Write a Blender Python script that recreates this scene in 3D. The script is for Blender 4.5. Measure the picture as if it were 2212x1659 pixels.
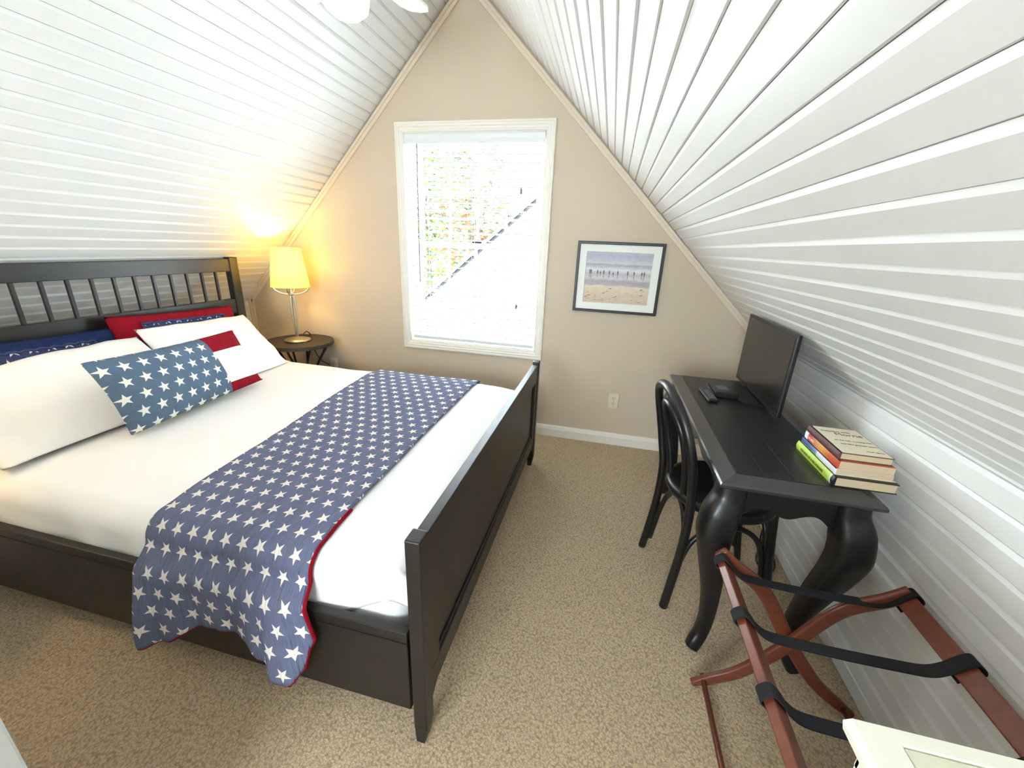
import bpy, bmesh, math, random
from mathutils import Vector, Matrix, noise
random.seed(7)
for o in list(bpy.data.objects): bpy.data.objects.remove(o, do_unlink=True)
SC = bpy.context.scene
COL = SC.collection
PI = math.pi

# ------------------------------------------------------------------ camera
F_PX, YAW, PITCH, ROLL, EYE = 869.81, -0.219678, 0.329028, 0.0429901, 1.33
cam = bpy.data.cameras.new('camera'); camo = bpy.data.objects.new('camera', cam); COL.objects.link(camo)
_f = Vector((math.sin(YAW)*math.cos(PITCH), math.cos(YAW)*math.cos(PITCH), -math.sin(PITCH)))
_r = Vector((math.cos(YAW), -math.sin(YAW), 0)); _u = _r.cross(_f)
_c, _s = math.cos(ROLL), math.sin(ROLL)
R_, U_ = _c*_r+_s*_u, -_s*_r+_c*_u
camo.matrix_world = Matrix(((R_.x,U_.x,-_f.x,0),(R_.y,U_.y,-_f.y,0),(R_.z,U_.z,-_f.z,EYE),(0,0,0,1)))
cam.sensor_fit = 'HORIZONTAL'; cam.sensor_width = 36; cam.lens = F_PX/2212*36; cam.clip_start = 0.02
SC.camera = camo

# ------------------------------------------------------------------ world, exposure
W = bpy.data.worlds.new('overcast_sky'); SC.world = W; W.use_nodes = True
bg = W.node_tree.nodes['Background']; bg.inputs[0].default_value = (0.83, 0.92, 1.0, 1); bg.inputs[1].default_value = 23.0
SC.view_settings.view_transform = 'Standard'; SC.view_settings.look = 'None'
SC.view_settings.gamma = 1.0; SC.view_settings.use_curve_mapping = False
SC.view_settings.exposure = 0.8
# sampling portal in the window opening (guides the sky light, emits nothing itself)
pl = bpy.data.lights.new('window_portal', 'AREA'); pl.shape = 'RECTANGLE'; pl.size = 0.94; pl.size_y = 1.37
pl.cycles.is_portal = True
plo = bpy.data.objects.new('window_portal', pl); COL.objects.link(plo)
plo.location = (-0.934, 2.90, 1.315); plo.rotation_euler = (-PI/2, 0, 0)
plo2 = bpy.data.objects.new('fill_window_portal', pl.copy()); COL.objects.link(plo2)  # portal for the added fill window behind the camera
plo2.data.size = 1.14; plo2.data.size_y = .90; plo2.location = (-.63, -1.76, 1.25); plo2.rotation_euler = (PI/2, 0, 0)
LAMP_W, FAN_E = 5.6, 10.0

# ------------------------------------------------------------------ helpers: materials
def srgb(r, g, b):
    f = lambda c: (c/255/12.92) if c/255 <= .04045 else ((c/255+.055)/1.055)**2.4
    return (f(r), f(g), f(b), 1)
MATS = {}
def mat(name, col, rough=.5, var=.0, scale=20., bump=0., bscale=60., metal=0., spec=.5, coat=0., stretch=(1,1,1)):
    if name in MATS: return MATS[name]
    m = bpy.data.materials.new(name); m.use_nodes = True; nt = m.node_tree; p = nt.nodes['Principled BSDF']
    p.inputs['Base Color'].default_value = col; p.inputs['Roughness'].default_value = rough
    p.inputs['Metallic'].default_value = metal; p.inputs['Specular IOR Level'].default_value = spec
    p.inputs['Coat Weight'].default_value = coat
    tc = nt.nodes.new('ShaderNodeTexCoord'); mp = nt.nodes.new('ShaderNodeMapping'); mp.inputs['Scale'].default_value = stretch
    nt.links.new(tc.outputs['Object'], mp.inputs['Vector'])
    if True:
        n = nt.nodes.new('ShaderNodeTexNoise'); n.inputs['Scale'].default_value = scale; n.inputs['Detail'].default_value = 5
        nt.links.new(mp.outputs[0], n.inputs['Vector'])
        mx = nt.nodes.new('ShaderNodeMix'); mx.data_type = 'RGBA'
        v = max(var, .03)
        mx.inputs[6].default_value = tuple(c*(1-v) for c in col[:3])+(1,); mx.inputs[7].default_value = tuple(min(1, c*(1+v)) for c in col[:3])+(1,)
        nt.links.new(n.outputs['Fac'], mx.inputs[0]); nt.links.new(mx.outputs[2], p.inputs['Base Color'])
    if bump:
        n2 = nt.nodes.new('ShaderNodeTexNoise'); n2.inputs['Scale'].default_value = bscale; n2.inputs['Detail'].default_value = 4
        nt.links.new(mp.outputs[0], n2.inputs['Vector'])
        b = nt.nodes.new('ShaderNodeBump'); b.inputs['Strength'].default_value = bump; b.inputs['Distance'].default_value = .01
        nt.links.new(n2.outputs['Fac'], b.inputs['Height']); nt.links.new(b.outputs[0], p.inputs['Normal'])
    MATS[name] = m; return m

def star_mask(nt, cu, cv, R, rot=0.):
    """socket: 1 inside five-pointed stars on a staggered lattice of the UV map (metres)"""
    N, Lk = nt.nodes, nt.links
    def mth(op, a, b=None, c=None):
        n = N.new('ShaderNodeMath'); n.operation = op
        for i, x in enumerate((a, b, c)):
            if x is None: continue
            if isinstance(x, (int, float)): n.inputs[i].default_value = x
            else: Lk.new(x, n.inputs[i])
        return n.outputs[0]
    uv = N.new('ShaderNodeUVMap'); sp = N.new('ShaderNodeSeparateXYZ'); Lk.new(uv.outputs[0], sp.inputs[0])
    v = mth('DIVIDE', sp.outputs[1], cv); row = mth('FLOOR', v)
    u = mth('ADD', mth('DIVIDE', sp.outputs[0], cu), mth('MULTIPLY', mth('FLOORED_MODULO', row, 2), .5))
    x = mth('MULTIPLY', mth('SUBTRACT', mth('FRACT', u), .5), cu); y = mth('MULTIPLY', mth('SUBTRACT', mth('FRACT', v), .5), cv)
    r = mth('SQRT', mth('ADD', mth('MULTIPLY', x, x), mth('MULTIPLY', y, y)))
    a = mth('ADD', mth('ARCTAN2', y, x), -PI/2+rot+20*PI)
    k = 2*PI/5
    f = mth('ABSOLUTE', mth('SUBTRACT', mth('FLOORED_MODULO', mth('ADD', a, k/2), k), k/2))
    qx = mth('MULTIPLY', r, mth('COSINE', f)); qy = mth('MULTIPLY', r, mth('SINE', f))
    ri = .40*R; bx_, by_ = ri*math.cos(PI/5), ri*math.sin(PI/5)
    nx, ny = by_, R-bx_
    d = mth('ADD', mth('MULTIPLY', qx, nx), mth('MULTIPLY', qy, ny))
    return mth('LESS_THAN', d, nx*R)

def star_cloth(name, base, star, cu, cv, R, crinkle=(26, 160), var=.18, bump=.5):
    if name in MATS: return MATS[name]
    m = mat(name, base, .9, var, 30, 0)
    nt = m.node_tree; p = nt.nodes['Principled BSDF']
    old = p.inputs['Base Color'].links[0].from_socket
    mx = nt.nodes.new('ShaderNodeMix'); mx.data_type = 'RGBA'
    nt.links.new(old, mx.inputs[6]); mx.inputs[7].default_value = star
    nt.links.new(star_mask(nt, cu, cv, R), mx.inputs[0]); nt.links.new(mx.outputs[2], p.inputs['Base Color'])
    uv = nt.nodes.new('ShaderNodeUVMap'); mp = nt.nodes.new('ShaderNodeMapping'); mp.inputs['Scale'].default_value = (crinkle[1], crinkle[0], 1)
    n = nt.nodes.new('ShaderNodeTexNoise'); n.inputs['Scale'].default_value = 1; n.inputs['Detail'].default_value = 3
    nt.links.new(uv.outputs[0], mp.inputs[0]); nt.links.new(mp.outputs[0], n.inputs['Vector'])
    b = nt.nodes.new('ShaderNodeBump'); b.inputs['Strength'].default_value = bump; b.inputs['Distance'].default_value = .012
    nt.links.new(n.outputs['Fac'], b.inputs['Height']); nt.links.new(b.outputs[0], p.inputs['Normal'])
    p.inputs['Specular IOR Level'].default_value = .1
    return m

M_plank = mat('white_painted_boards', srgb(227,226,224), .38, .03, 9, .04, 50)
M_wall = mat('beige_wall_paint', srgb(206,190,168), .75, .025, 6, .06, 220)
M_trim = mat('cream_trim_paint', srgb(236,231,220), .4, .02, 12)
M_btrim = mat('beige_trim_paint', srgb(222,208,186), .5, .02, 12)
M_black = mat('black_lacquer', srgb(21,21,22), .34, .25, 14, .05, 90)
M_bed = mat('black_brown_stain', srgb(29,25,24), .4, .3, 18, .05, 60, stretch=(.4,.4,4))
M_blackcloth = mat('black_webbing', srgb(24,24,28), .9, .3, 200, .4, 500)
M_sheet = mat('white_cotton', srgb(246,243,240), .9, .015, 8, .12, 25)
M_pillow = mat('white_pillow_cotton', srgb(246,243,239), .9, .015, 8, .15, 16)
M_navy = mat('navy_quilted_cotton', srgb(38,50,92), .9, .3, 40, .7, 70, spec=.1, stretch=(1,6,1))
M_red = mat('dark_red_cotton', srgb(136,18,34), .9, .22, 30, .4, 60, spec=.1)
M_wood = mat('cherry_wood', srgb(112,58,40), .32, .35, 10, .03, 40, stretch=(1,6,6))
M_metal = mat('brushed_nickel', srgb(196,188,172), .32, .06, 60, metal=1)
M_dmetal = mat('dark_wrought_metal', srgb(32,28,25), .5, .2, 40)
M_tabtop = mat('dark_espresso_wood', srgb(46,38,32), .5, .2, 30, .05, 60)
M_plastic = mat('black_plastic', srgb(20,20,22), .35, .1, 40)
M_screen = mat('dark_lcd_screen', srgb(26,25,25), .22, .05, 40)
M_vinyl = mat('white_blind_vinyl', srgb(226,230,232), .45, .02, 20)
M_ivory = mat('ivory_outlet_plastic', srgb(222,212,180), .4, .03, 40)
M_grey = mat('grey_silver_plastic', srgb(120,120,126), .35, .1, 60)
M_hamper = mat('cream_white_plastic', srgb(243,240,224), .45, .02, 30)
M_lid = mat('cream_lid_panel', srgb(226,222,196), .6, .04, 60, .05, 200)
M_page = mat('book_pages', srgb(205,184,150), .85, .12, 120, .25, 300, stretch=(1,1,14))
M_glassw = None

def carpet_mat():
    m = mat('tan_cut_pile_carpet', srgb(238,211,172), .95, .16, 140, 0)
    nt = m.node_tree; p = nt.nodes['Principled BSDF']; p.inputs['Specular IOR Level'].default_value = .05
    p.inputs['Sheen Weight'].default_value = .2
    tc = nt.nodes.new('ShaderNodeTexCoord')
    v = nt.nodes.new('ShaderNodeTexVoronoi'); v.inputs['Scale'].default_value = 140
    n = nt.nodes.new('ShaderNodeTexNoise'); n.inputs['Scale'].default_value = 120; n.inputs['Detail'].default_value = 5; n.inputs['Roughness'].default_value = .75
    w = nt.nodes.new('ShaderNodeMix'); w.data_type = 'RGBA'; w.inputs[0].default_value = .02
    nt.links.new(tc.outputs['Object'], w.inputs[6]); nt.links.new(n.outputs['Color'], w.inputs[7])
    nt.links.new(tc.outputs['Object'], n.inputs['Vector']); nt.links.new(w.outputs[2], v.inputs['Vector'])
    a = nt.nodes.new('ShaderNodeMath'); a.operation = 'SUBTRACT'; nt.links.new(n.outputs['Fac'], a.inputs[0]); nt.links.new(v.outputs['Distance'], a.inputs[1])
    b = nt.nodes.new('ShaderNodeBump'); b.inputs['Strength'].default_value = .7; b.inputs['Distance'].default_value = .015
    nt.links.new(a.outputs[0], b.inputs['Height']); nt.links.new(b.outputs[0], p.inputs['Normal'])
    # base colour darkens towards the gaps between tufts
    old = p.inputs['Base Color'].links[0].from_socket
    cr = nt.nodes.new('ShaderNodeValToRGB'); cr.color_ramp.elements[0].position = .25; cr.color_ramp.elements[0].color = (1.15,1.14,1.12,1)
    cr.color_ramp.elements[1].position = .85; cr.color_ramp.elements[1].color = (.47,.43,.38,1)
    nt.links.new(v.outputs['Distance'], cr.inputs[0])
    mu = nt.nodes.new('ShaderNodeMix'); mu.data_type = 'RGBA'; mu.blend_type = 'MULTIPLY'; mu.inputs[0].default_value = .8
    nt.links.new(old, mu.inputs[6]); nt.links.new(cr.outputs[0], mu.inputs[7]); nt.links.new(mu.outputs[2], p.inputs['Base Color'])
    return m
M_carpet = carpet_mat()

def glass_mat():
    m = bpy.data.materials.new('window_glass'); m.use_nodes = True; nt = m.node_tree; nt.nodes.clear()
    o = nt.nodes.new('ShaderNodeOutputMaterial'); mx = nt.nodes.new('ShaderNodeMixShader'); mx.inputs[0].default_value = .06
    t = nt.nodes.new('ShaderNodeBsdfTransparent'); t.inputs[0].default_value = (.97,.985,.98,1)
    g = nt.nodes.new('ShaderNodeBsdfGlossy'); g.inputs['Roughness'].default_value = .02
    nt.links.new(t.outputs[0], mx.inputs[1]); nt.links.new(g.outputs[0], mx.inputs[2]); nt.links.new(mx.outputs[0], o.inputs[0])
    return m
M_glass = glass_mat()
def shade_mat():
    m = bpy.data.materials.new('cream_lamp_shade_fabric'); m.use_nodes = True; nt = m.node_tree; nt.nodes.clear()
    o = nt.nodes.new('ShaderNodeOutputMaterial'); mx = nt.nodes.new('ShaderNodeMixShader'); mx.inputs[0].default_value = .55
    d = nt.nodes.new('ShaderNodeBsdfDiffuse'); t = nt.nodes.new('ShaderNodeBsdfTranslucent')
    w = nt.nodes.new('ShaderNodeTexNoise'); w.inputs['Scale'].default_value = 300
    mc = nt.nodes.new('ShaderNodeMix'); mc.data_type = 'RGBA'; mc.inputs[6].default_value = (.90,.84,.40,1); mc.inputs[7].default_value = (.95,.90,.46,1)
    nt.links.new(w.outputs['Fac'], mc.inputs[0]); nt.links.new(mc.outputs[2], t.inputs[0]); nt.links.new(mc.outputs[2], d.inputs[0])
    nt.links.new(d.outputs[0], mx.inputs[1]); nt.links.new(t.outputs[0], mx.inputs[2]); nt.links.new(mx.outputs[0], o.inputs[0])
    return m
M_shade = shade_mat()
def emit_mat(name, col, s):
    m = bpy.data.materials.new(name); m.use_nodes = True; nt = m.node_tree; p = nt.nodes['Principled BSDF']
    p.inputs['Base Color'].default_value = col; p.inputs['Emission Color'].default_value = col; p.inputs['Emission Strength'].default_value = s
    n = nt.nodes.new('ShaderNodeTexNoise'); n.inputs['Scale'].default_value = 30
    mr = nt.nodes.new('ShaderNodeMapRange'); mr.inputs[3].default_value = .3; mr.inputs[4].default_value = .4
    nt.links.new(n.outputs['Fac'], mr.inputs[0]); nt.links.new(mr.outputs[0], p.inputs['Roughness'])
    return m

# ------------------------------------------------------------------ helpers: geometry
def obj(name, bm, m, parent=None, smooth=False, loc=None):
    me = bpy.data.meshes.new(name); bmesh.ops.recalc_face_normals(bm, faces=bm.faces); bm.to_mesh(me); bm.free()
    me.materials.append(m)
    if smooth:
        for p in me.polygons: p.use_smooth = True
    o = bpy.data.objects.new(name, me); COL.objects.link(o)
    if parent: o.parent = parent
    if loc: o.location = loc
    return o
def thing(name, label, cat, loc=(0,0,0), rz=0, group=None):
    o = bpy.data.objects.new(name, None); COL.objects.link(o); o.location = loc; o.rotation_euler = (0,0,rz)
    o.empty_display_size = .05
    o['label'] = label; o['category'] = cat
    if group: o['group'] = group
    return o
def tag(o, label, cat, group=None):
    o['label'] = label; o['category'] = cat
    if group: o['group'] = group
    return o
def struct(o, label=None):
    o['kind'] = 'structure'
    if label: o['label'] = label
    return o
def B(): return bmesh.new()
def box(bm, x0, x1, y0, y1, z0, z1, bev=0., M=None, seg=2):
    r = bmesh.ops.create_cube(bm, size=1.0); vs = r['verts']
    for v in vs: v.co = Vector((x0+(v.co.x+.5)*(x1-x0), y0+(v.co.y+.5)*(y1-y0), z0+(v.co.z+.5)*(z1-z0)))
    if bev:
        es = list({e for v in vs for e in v.link_edges})
        g = bmesh.ops.bevel(bm, geom=es, offset=bev, segments=seg, profile=.5, affect='EDGES')
        vs = list({v for f in g['faces'] for v in f.verts} | {v for v in vs if v.is_valid})
    if M:
        for v in vs: v.co = M @ v.co
    return vs
def catmull(pts, n=8):
    P = [Vector(p) for p in pts]; out = []
    Q = [2*P[0]-P[1]]+P+[2*P[-1]-P[-2]]
    for i in range(1, len(Q)-2):
        a, b, c, d = Q[i-1], Q[i], Q[i+1], Q[i+2]
        for k in range(n):
            t = k/n
            out.append(.5*((2*b)+(-a+c)*t+(2*a-5*b+4*c-d)*t*t+(-a+3*b-3*c+d)*t**3))
    out.append(P[-1]); return out
def lerp_list(vals, m):
    out = []; n = len(vals)-1
    for i in range(m):
        t = i/(m-1)*n; k = min(int(t), n-1); f = t-k
        out.append(vals[k]*(1-f)+vals[k+1]*f if not isinstance(vals[k], tuple) else tuple(a*(1-f)+b*f for a, b in zip(vals[k], vals[k+1])))
    return out
def tube(bm, pts, rad, seg=10, smooth=0, power=1.0, up=(0,0,1), cap=True, closed=False):
    """sweep; rad scalar, list, or list of (a,b) half-axes; power<1 squares the section"""
    P = catmull(pts, smooth) if smooth else [Vector(p) for p in pts]
    m = len(P)
    rs = lerp_list(list(rad), m) if isinstance(rad, (list,)) else [rad]*m
    up = Vector(up); rings = []; prev = None
    for i, p in enumerate(P):
        if closed: t = (P[(i+1) % m]-P[i-1])
        else: t = P[min(i+1, m-1)]-P[max(i-1, 0)]
        t.normalize()
        if prev is None:
            n = up-t*up.dot(t)
            if n.length < 1e-4: n = Vector((1,0,0))-t*t.x
        else: n = prev-t*prev.dot(t)
        n.normalize(); prev = n; b = t.cross(n)
        r = rs[i]; ra, rb = (r, r) if not isinstance(r, tuple) else r
        ring = []
        for k in range(seg):
            a = 2*PI*k/seg; ca, sa = math.cos(a), math.sin(a)
            ca = math.copysign(abs(ca)**power, ca); sa = math.copysign(abs(sa)**power, sa)
            ring.append(bm.verts.new(p+b*ca*ra+n*sa*rb))
        rings.append(ring)
    rng = range(m) if closed else range(m-1)
    for i in rng:
        A, C = rings[i], rings[(i+1) % m]
        for k in range(seg): bm.faces.new((A[k], A[(k+1) % seg], C[(k+1) % seg], C[k]))
    if cap and not closed:
        bm.faces.new(rings[0][::-1]); bm.faces.new(rings[-1])
def lathe(bm, prof, seg=32, c=(0,0,0), caps=True):
    rings = []
    for r, z in prof:
        rings.append([bm.verts.new((c[0]+r*math.cos(2*PI*k/seg), c[1]+r*math.sin(2*PI*k/seg), c[2]+z)) for k in range(seg)])
    for A, C in zip(rings, rings[1:]):
        for k in range(seg): bm.faces.new((A[k], A[(k+1) % seg], C[(k+1) % seg], C[k]))
    if caps: bm.faces.new(rings[0][::-1]); bm.faces.new(rings[-1])
def prism(bm, poly, axis, a, b):
    """extrude a 2-D polygon between a and b along axis ('x': (y,z), 'y': (x,z), 'z': (x,y))"""
    def P(p, t): return {'x': (t, p[0], p[1]), 'y': (p[0], t, p[1]), 'z': (p[0], p[1], t)}[axis]
    A = [bm.verts.new(P(p, a)) for p in poly]; C = [bm.verts.new(P(p, b)) for p in poly]
    n = len(poly); bm.faces.new(A); bm.faces.new(C[::-1])
    for i in range(n): bm.faces.new((A[i], A[(i+1) % n], C[(i+1) % n], C[i]))
def grid(bm, nu, nv, fn, uvfn=None):
    V = [[bm.verts.new(fn(i/nu, j/nv)) for j in range(nv+1)] for i in range(nu+1)]
    lay = bm.loops.layers.uv.verify() if uvfn else None
    for i in range(nu):
        for j in range(nv):
            f = bm.faces.new((V[i][j], V[i+1][j], V[i+1][j+1], V[i][j+1]))
            if uvfn:
                for l, (a, b) in zip(f.loops, ((i,j),(i+1,j),(i+1,j+1),(i,j+1))): l[lay].uv = uvfn(a/nu, b/nv)
    return V
def frame_sweep(bm, x0, x1, z0, z1, prof, yb):
    """mitred rectangular frame in an x-z plane; prof = [(inset from outer edge, proud of yb towards -y)], a closed section"""
    rings = []
    for ins, pr in prof:
        rings.append([bm.verts.new((x, yb-pr, z)) for x, z in ((x0+ins, z0+ins), (x1-ins, z0+ins), (x1-ins, z1-ins), (x0+ins, z1-ins))])
    n = len(rings)
    for i in range(n):
        A, C = rings[i], rings[(i+1) % n]
        for k in range(4): bm.faces.new((A[k], A[(k+1) % 4], C[(k+1) % 4], C[k]))
def nz(x, y, z, s, a): return noise.noise(Vector((x*s, y*s, z*s)))*a
def sst(a, b, x):
    t = min(1, max(0, (x-a)/(b-a))); return t*t*(3-2*t)
def interp(tab, x):
    if x <= tab[0][0]: return tab[0][1]
    for (a, p), (b, q) in zip(tab, tab[1:]):
        if x <= b: return p+(q-p)*sst(a, b, x)
    return tab[-1][1]
def copy_tree(o, parent=None):
    c = o.copy(); COL.objects.link(c); c.parent = parent
    for ch in list(o.children): copy_tree(ch, c)
    return c
def text(name, s, size, m, parent, M, align='LEFT', ext=.0003):
    cu = bpy.data.curves.new(name, 'FONT'); cu.body = s; cu.size = size; cu.align_x = align; cu.extrude = ext
    o = bpy.data.objects.new(name, cu); COL.objects.link(o)
    dg = bpy.context.evaluated_depsgraph_get(); me = bpy.data.meshes.new_from_object(o.evaluated_get(dg))
    bpy.data.objects.remove(o, do_unlink=True)
    me.materials.clear(); me.materials.append(m); me.transform(M)
    t = bpy.data.objects.new(name, me); COL.objects.link(t); t.parent = parent
    return t

# ------------------------------------------------------------------ the room
D = 2.745; YB = -1.6                       # far wall plane, back wall plane
XL, XR = -2.825, 0.908                     # knee walls
KL, KR = 1.044, 1.009                      # roof pitches
zl = lambda x: 2.622+KL*(x+1.121)
zr = lambda x: 2.645-KR*(x+0.832)
AX = (2.645-KR*.832-2.622-KL*1.121)/(KL+KR); AZ = zl(AX)
WX0, WX1, WZ0, WZ1 = -1.405, -0.463, 0.632, 2.0

bm = B(); box(bm, XL-.15, XR+.15, YB, D+.1, -.12, 0)
struct(obj('floor', bm, M_carpet), 'tan cut pile carpet covering the attic bedroom floor')

bm = B(); T = D+.15
prism(bm, [(XL-.1,-.1),(WX0,-.1),(WX0,zl(WX0)+.06),(XL-.1,zl(XL-.1)+.06)], 'y', D, T)
prism(bm, [(WX1,-.1),(XR+.1,-.1),(XR+.1,zr(XR+.1)+.06),(WX1,zr(WX1)+.06)], 'y', D, T)
prism(bm, [(WX0,-.1),(WX1,-.1),(WX1,WZ0),(WX0,WZ0)], 'y', D, T)
prism(bm, [(WX0,WZ1),(WX1,WZ1),(WX1,zr(WX1)+.06),(AX,AZ+.06),(WX0,zl(WX0)+.06)], 'y', D, T)
struct(obj('wall_far', bm, M_wall), 'beige painted gable wall with window and framed print')
bm = B(); QX0, QX1, QZ0, QZ1 = -1.20, -.06, .80, 1.70; Ya, Yb = YB-.15, YB  # opening cut for the added fill window
prism(bm, [(XL-.1,-.1),(QX0,-.1),(QX0,zl(QX0)+.06),(XL-.1,zl(XL-.1)+.06)], 'y', Ya, Yb)
prism(bm, [(QX1,-.1),(XR+.1,-.1),(XR+.1,zr(XR+.1)+.06),(QX1,zr(QX1)+.06)], 'y', Ya, Yb)
prism(bm, [(QX0,-.1),(QX1,-.1),(QX1,QZ0),(QX0,QZ0)], 'y', Ya, Yb)
prism(bm, [(QX0,QZ1),(QX1,QZ1),(QX1,zr(QX1)+.06),(AX,AZ+.06),(QX0,zl(QX0)+.06)], 'y', Ya, Yb)
struct(obj('wall_back', bm, M_wall), 'beige painted gable wall at the stair end')

# ceiling and knee walls: a backing sheet each, every board a piece of its own
PT = .016; PW = .0628
def plank_mesh(name, ca, da, cb, db, wd=PW, L=D-YB):
    bm = B(); g = .0006
    sec = [(g, -PT), (wd-g, -PT), (wd-g, -db), (wd-cb, 0), (ca, 0), (g, -da)]
    prism(bm, sec, 'y', 0, L)
    me = bpy.data.meshes.new(name); bmesh.ops.recalc_face_normals(bm, faces=bm.faces); bm.to_mesh(me); bm.free(); me.materials.append(M_plank)
    return me
PMA = plank_mesh('plank', .0125, .0065, .0035, .0035)
PMB = plank_mesh('plank', .0105, .0045, .0045, .0060)
bm = B(); th = .06
def backing(x0, z0, x1, z1, nx, nz_):
    a, b = .016, .09
    prism(bm, [(x0-nx*a, z0-nz_*a), (x1-nx*a, z1-nz_*a), (x1-nx*b, z1-nz_*b), (x0-nx*b, z0-nz_*b)], 'y', YB, D)
nl = Vector((KL, -1)).normalized(); nr = Vector((-KR, -1)).normalized()
zkl, zkr = zl(XL), zr(XR)
backing(AX, AZ+.0, XL-.02, zl(XL-.02), nl.x, nl.y); backing(AX, AZ, XR+.02, zr(XR+.02), nr.x, nr.y)
ceil = struct(obj('ceiling', bm, M_plank), 'steep white boarded attic ceiling of two slopes')
def lay(parent, p0, dirv, nrm, total, phase):
    """boards laid from p0 along dirv; nrm is the room-side normal (x,z)"""
    k = 0; s = phase
    while s > 0: s -= PW; k += 1
    i = k % 2
    while s < total:
        w0, w1 = max(s, 0), min(s+PW, total)
        if w1-w0 > .012:
            me = (PMA, PMB)[i % 2]
            if w1-w0 < PW-.001: me = plank_mesh('plank', .005, .004, .005, .004, w1-w0)
            o = bpy.data.objects.new('plank', me); COL.objects.link(o); o.parent = parent
            p = (p0[0]+dirv[0]*w0, p0[1]+dirv[1]*w0)
            o.matrix_world = Matrix(((dirv[0],0,nrm[0],p[0]),(0,1,0,YB),(dirv[1],0,nrm[1],p[1]),(0,0,0,1)))
        s += PW; i += 1
dl = Vector((-1, -KL)).normalized(); dr = Vector((1, -KR)).normalized()
lay(ceil, (AX, AZ), dl, nl, (AX-XL)*math.hypot(1, KL), .062)
lay(ceil, (AX, AZ), dr, nr, (XR-AX)*math.hypot(1, KR), .1064)
bm = B(); box(bm, XL-.09, XL-PT, YB, D, -.02, zkl)
wl = struct(obj('wall_left', bm, M_plank), 'low white boarded knee wall behind the bed head')
lay(wl, (XL, zkl), Vector((0,-1)), Vector((1,0)), zkl, .01)
bm = B(); box(bm, XR+PT, XR+.09, YB, D, -.02, zkr)
wr = struct(obj('wall_right', bm, M_plank), 'low white boarded knee wall behind the desk')
lay(wr, (XR, zkr), Vector((0,-1)), Vector((-1,0)), zkr, .012)
# half wall beside the stair, seen as a grey edge
bm = B(); box(bm, -2.0, -.730, .11, .205, 0, .92, .004); box(bm, -2.0, -.745, .12, .195, .92, .95, .006)
struct(obj('wall_near', bm, mat('pale_grey_paint', srgb(206,208,204), .6, .02, 10)), 'pale painted half wall end beside the stair')

# trims
def trim(name, p0, p1, nrm, w=.036, t=.012):
    bm = B(); a, b = Vector(p0), Vector(p1); n = Vector(nrm)
    prism(bm, [tuple(a), tuple(b), tuple(b+n*w), tuple(a+n*w)], 'y', D-t, D); prism(bm, [tuple(a), tuple(b), tuple(b+n*w*.45), tuple(a+n*w*.45)], 'y', D-t*1.7, D-t+.001)
    return struct(obj(name, bm, M_btrim))
trim('trim_1', (AX, AZ-.02), (XL, zkl), nl); trim('trim_2', (AX, AZ-.02), (XR, zkr), nr)
trim('trim_3', (XL, zkl), (XL, .08), (1, 0))
bm = B(); prism(bm, [(0,0),(-.016,0),(-.016,.058),(-.013,.066),(-.011,.076),(-.006,.083),(0,.086)], 'x', XL, XR)
for v in bm.verts: v.co.y += D
struct(obj('baseboard_far', bm, M_trim), 'white moulded baseboard along the gable wall')

# ------------------------------------------------------------------ window and blind
win = bpy.data.objects.new('window_1', None); COL.objects.link(win); win.location = (-.934, D, WZ0); struct(win, 'white double hung window with grilles in the gable wall')
def wpart(name, bm, m, parent=win):
    o = obj(name, bm, m, parent); o.matrix_parent_inverse = Matrix.Identity(4)
    off = Vector((-.934, D, WZ0)) if parent is win else Vector((0,0,0))
    o.data.transform(Matrix.Translation(-off)); return o
bm = B(); frame_sweep(bm, -1.462, -.407, .574, 2.058, [(0,0),(0,.013),(.004,.019),(.012,.020),(.016,.016),(.028,.018),(.034,.013),(.044,.013),(.050,.009),(.057,.009),(.057,0)], D)
wpart('casing', bm, M_trim)
bm = B(); frame_sweep(bm, WX0-.002, WX1+.002, WZ0-.002, WZ1+.002, [(0,.002),(.006,.002),(.006,-.15),(0,-.15)], D)
wpart('jamb', bm, M_trim)
MZ = 1.322
def sash(x0, x1, z0, z1, y, cols, zmid):
    bm = B(); frame_sweep(bm, x0, x1, z0, z1, [(0,0),(0,.028),(.03,.028),(.036,.022),(.036,0)], y)
    s = wpart('sash', bm, M_vinyl)
    gx0, gx1 = x0+.036, x1-.036
    for k in range(1, cols):
        bm = B(); xx = gx0+(gx1-gx0)*k/cols; box(bm, xx-.009, xx+.009, y-.0188, y-.0092, z0+.0355, z1-.0355); o = wpart('muntin', bm, M_vinyl)
    bm = B(); box(bm, gx0, gx1, y-.018, y-.010, zmid-.009, zmid+.009); wpart('muntin', bm, M_vinyl)
    bm = B(); box(bm, gx0, gx1, y-.0155, y-.0125, z0+.036, z1-.036); wpart('pane', bm, M_glass)
sash(WX0+.03, WX1-.03, MZ-.02, WZ1-.006, D+.14, 4, 1.66)
sash(WX0+.03, WX1-.03, WZ0+.006, MZ+.02, D+.11, 4, 1.0)
bm = B(); box(bm, -.955, -.885, D+.068, D+.082, MZ+.018, MZ+.030, .003); tube(bm, [(-.93,D+.072,MZ+.030),(-.915,D+.066,MZ+.040),(-.89,D+.06,MZ+.034)], .005, 8)
wpart('sash_lock', bm, M_dmetal)

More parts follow.
